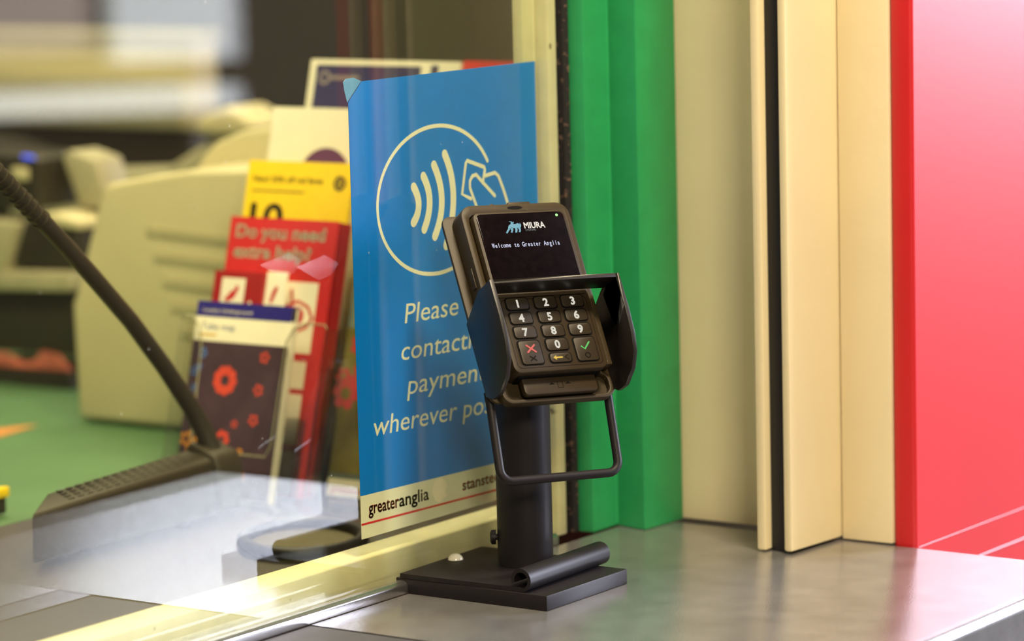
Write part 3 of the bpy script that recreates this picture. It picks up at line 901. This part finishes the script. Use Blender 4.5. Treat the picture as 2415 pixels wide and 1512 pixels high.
MB().prism([(239, -30), (240, 2), (244, 12), (266, 20), (271, 17), (273, -30)], 144, 172, 'yzx').build('end_hump', M_MIC, mic, bevel=3, seg=3)
gp = [(159, 258, 10), (155, 261, 26), (145, 264, 45), (118, 265, 79), (83.5, 265, 117), (51, 265, 148), (19, 265, 178), (-12, 265, 205), (-43, 265, 232.5), (-86, 265, 269), (-136, 265, 312)]
MB().tube(gp, 6.0, 14, radii=[8.2, 7.4, 6.8, 6.4, 6.2, 6.2, 6.2, 6, 6, 5.8, 5.8]).build('gooseneck', M_DARK, mic, smooth=True)
rb = MB()
for k in range(16):
    tt = k / 15
    c0 = Vector((-4, 265, 198)).lerp(Vector((-86, 265, 269)), tt)
    d = Vector((-82, 0, 71)).normalized()
    rb.tube([c0 - d * 1.1, c0 + d * 1.1], 7.0, 14)
rb.build('ribbed_sleeve', M_MIC, mic, smooth=True)

# ------------------------------------------------------------------ beige ticket printer
pt = thing('ticket_printer', (560, 480, -36), 'large beige plastic printer with rounded stepped top, behind the leaflet rack', 'printer')
pp = [(632, -33), (634, 66), (628, 78), (596, 162), (590, 170), (570, 174), (500, 185), (380, 190), (330, 190), (330, -37 + 4), (560, -33)]
MB().prism([(y, z) for y, z in pp], 425, 560, 'yzx').build('front_housing', M_BEIGE, pt, bevel=5, seg=3)
MB().prism([(575, 150), (545, 190), (530, 202), (500, 212), (440, 219), (330, 222), (330, 150)], 500, 690, 'yzx').build('top_cover', M_BEIGE, pt, bevel=5, seg=3)
MB().prism([(640, -33), (640, 60), (600, 140), (330, 150), (330, -33)], 561, 690, 'yzx').build('rear_housing', M_BEIGE, pt, bevel=4)
for k in range(5):
    z = 130 - 21 * k
    MB().prism([(545 - 8 * k, z), (545 - 8 * k, z + 7), (360, z - 3), (360, z - 10)], 423.6, 425.2, 'yzx').build('vent_slot', M_BEIGED, pt)
for y in (610, 350):
    MB().prism([(450, y - 10), (470, y - 10), (470, y + 10), (450, y + 10)], -36, -32.5).build('foot', M_DARK, pt)
tag(MB().prism([(322, 640), (395, 652), (372, 664), (310, 690), (270, 640)], -36, -35.2).build('paper_slip', M_ORANGE), 'orange paper slip lying on the green desk at the far left', 'paper')
yw = thing('wedge_block', (60, 390, -36), 'yellow topped dark wedge on the desk at the left frame edge', 'block')
MB().prism([(-30, 396), (86, 396), (40, 450), (-30, 450)], -34, -22).build('dark_body', M_DARK, yw, bevel=1)
o = MB().prism([(-30, 396), (88, 394), (40, 452), (-30, 452)], -21.9, -14).build('yellow_top', M_YELLOW, yw, bevel=1)

# ------------------------------------------------------------------ receipt printer at far left
rp = thing('receipt_printer', (620, 810, -36), 'dark and pale grey receipt printer at the left edge with papers beneath', 'printer')
MB().prism([(756, 54), (756, 72), (900, 66), (900, 48)], 555, 640, 'yzx').build('pale_shelf', M_GREYP, rp, bevel=3)
MB().prism([(758, -6), (758, 53), (900, 47), (900, -8)], 566, 650, 'yzx').build('lower_body', M_DARK, rp, bevel=2)
MB().prism([(752, 73), (752, 112), (772, 118), (818, 114), (834, 73)], 566, 640, 'yzx').build('dark_cover', M_DARK, rp, bevel=3)
MB().prism([(748, 118), (782, 124), (800, 122), (800, 114), (748, 110)], 563, 640, 'yzx').build('bright_rim', M_BEIGE, rp, bevel=2)
MB().prism([(838, 68), (822, 113), (860, 116), (900, 68)], 558, 640, 'yzx').build('pale_side', M_GREYP, rp, bevel=3)
MB().prism([(758, -36), (758, -22), (905, -24), (905, -36)], 555, 650, 'yzx').build('plinth', M_DARK, rp)
pk = MB()
pk.prism([(764, -20), (780, -6), (800, -4), (806, -12), (824, -16), (845, -8), (900, -10), (900, -21)], 562, 565, 'yzx')
tag(pk.build('paper_roll_slips', mat('pink_paper', srgb(214, 120, 104), 0.6, var=0.35, scale=30)), 'crumpled pink and cream paper slips under the receipt printer', 'paper')
ws = thing('desk_scanner', (640, 830, 114), 'black boxy scanner head with small blue light above the receipt printer', 'scanner')
MB().prism([(803, 126), (803, 160), (800, 171), (812, 175), (900, 176), (900, 126)], 570, 640, 'yzx').build('head', M_DARK, ws, bevel=4)
MB().prism([(806, 172), (818, 173), (818, 175.5), (806, 174.5)], 567.5, 572, 'yzx').build('blue_light', M_LEDB, ws)
MB().prism([(812, 152), (832, 152), (832, 164), (812, 164)], 567, 571, 'yzx').build('pale_lens', M_BEIGE, ws, bevel=2)
MB().prism([(745, 126), (780, 126), (800, 172), (790, 178), (760, 170)], 600, 640, 'yzx').build('grey_arm', M_GREYP, ws, bevel=3)

# ------------------------------------------------------------------ far background in the booth
bx = thing('office_partition', (1325, 1600, -986), 'office partition, beige above and dark below, far back in the booth at upper left', 'partition')
MB().box(1300, 1350, 1236, 2100, 128, 228).build('panel', M_BEIGE, bx, bevel=4)
MB().box(1304, 1346, 1240, 2100, -986, 127.5).build('lower_panel', M_DARK, bx, bevel=2)
MB().box(1292, 1299.5, 1250, 2080, 130, 188).build('rail_panel', M_GREYP, bx, bevel=2)
MB().box(1296, 1354, 1232, 2110, 228.5, 240).build('top_cap', M_GREYP, bx, bevel=2)
mo = thing('monitor', (1000, 1180, -36), 'dark sloping monitor on the desk, back left in front of the partition', 'monitor')
MB().prism([(1020, 90), (1100, 130), (1180, 150), (1400, 165), (1400, 60), (1100, 60)], 900, 960, 'yzx').build('casing', M_DARK, mo, bevel=6)
MB().prism([(1150, -36), (1150, 60), (1260, 60), (1260, -36)], 910, 950, 'yzx').build('stand', M_DARK, mo, bevel=3)
ph = thing('desk_telephone', (820, 900, -36), 'pale grey desk telephone between the beige printer and the dark scanner', 'telephone')
MB().prism([(700, -36), (700, 150), (740, 185), (790, 172), (850, 140), (1060, 128), (1060, -36)], 800, 860, 'yzx').build('body', M_GREYP, ph, bevel=8, seg=3)
MB().prism([(720, 186), (760, 205), (800, 190), (800, 176), (740, 176)], 790, 850, 'yzx').build('handset', M_BEIGE, ph, bevel=6, seg=3)

# ------------------------------------------------------------------ station entrance, seen only as a reflection in the glass
def entrance(n, az0, az1, z0, z1, dist, label, material=None):
    mb = MB()
    pts = []
    for az in (az0, az1):
        a = math.radians(az)
        pts.append((-1721.6 + dist * math.cos(a), 1300 + dist * math.sin(a)))
    (xa, ya), (xb, yb) = pts
    d = Vector((xb - xa, yb - ya)).normalized()
    nn = Vector((-d.y, d.x)) * 30
    mb.prism([(xa, ya), (xb, yb), (xb + nn.x, yb + nn.y), (xa + nn.x, ya + nn.y)], z0, z1)
    return struct(mb.build('window_%d' % n, material or M_SKY), label)
w_ = [(-1721.6 + 6345 * math.cos(math.radians(z)), 1300 + 6345 * math.sin(math.radians(z))) for z in (-39.2, -52.5)]
struct(MB().prism([w_[0], w_[1], (w_[1][0] + 40, w_[1][1] - 30), (w_[0][0] + 40, w_[0][1] - 30)], -985, 440).build('wall_entrance', M_DARK), 'dark low wall holding the entrance panes')
entrance(2, -39.5, -41.6, 72, 420, 6300, 'bright daylight pane of the station entrance')
entrance(4, -41.9, -52, 92, 420, 6300, 'added pinkish glowing panel standing in for sunlit brick', M_BRICKGLOW)  # added glowing panel, gives the glass its pinkish sunlit-brick reflection
entrance(3, -39.5, -52, -20, 22, 6300, 'low bright daylight strip of the station entrance')
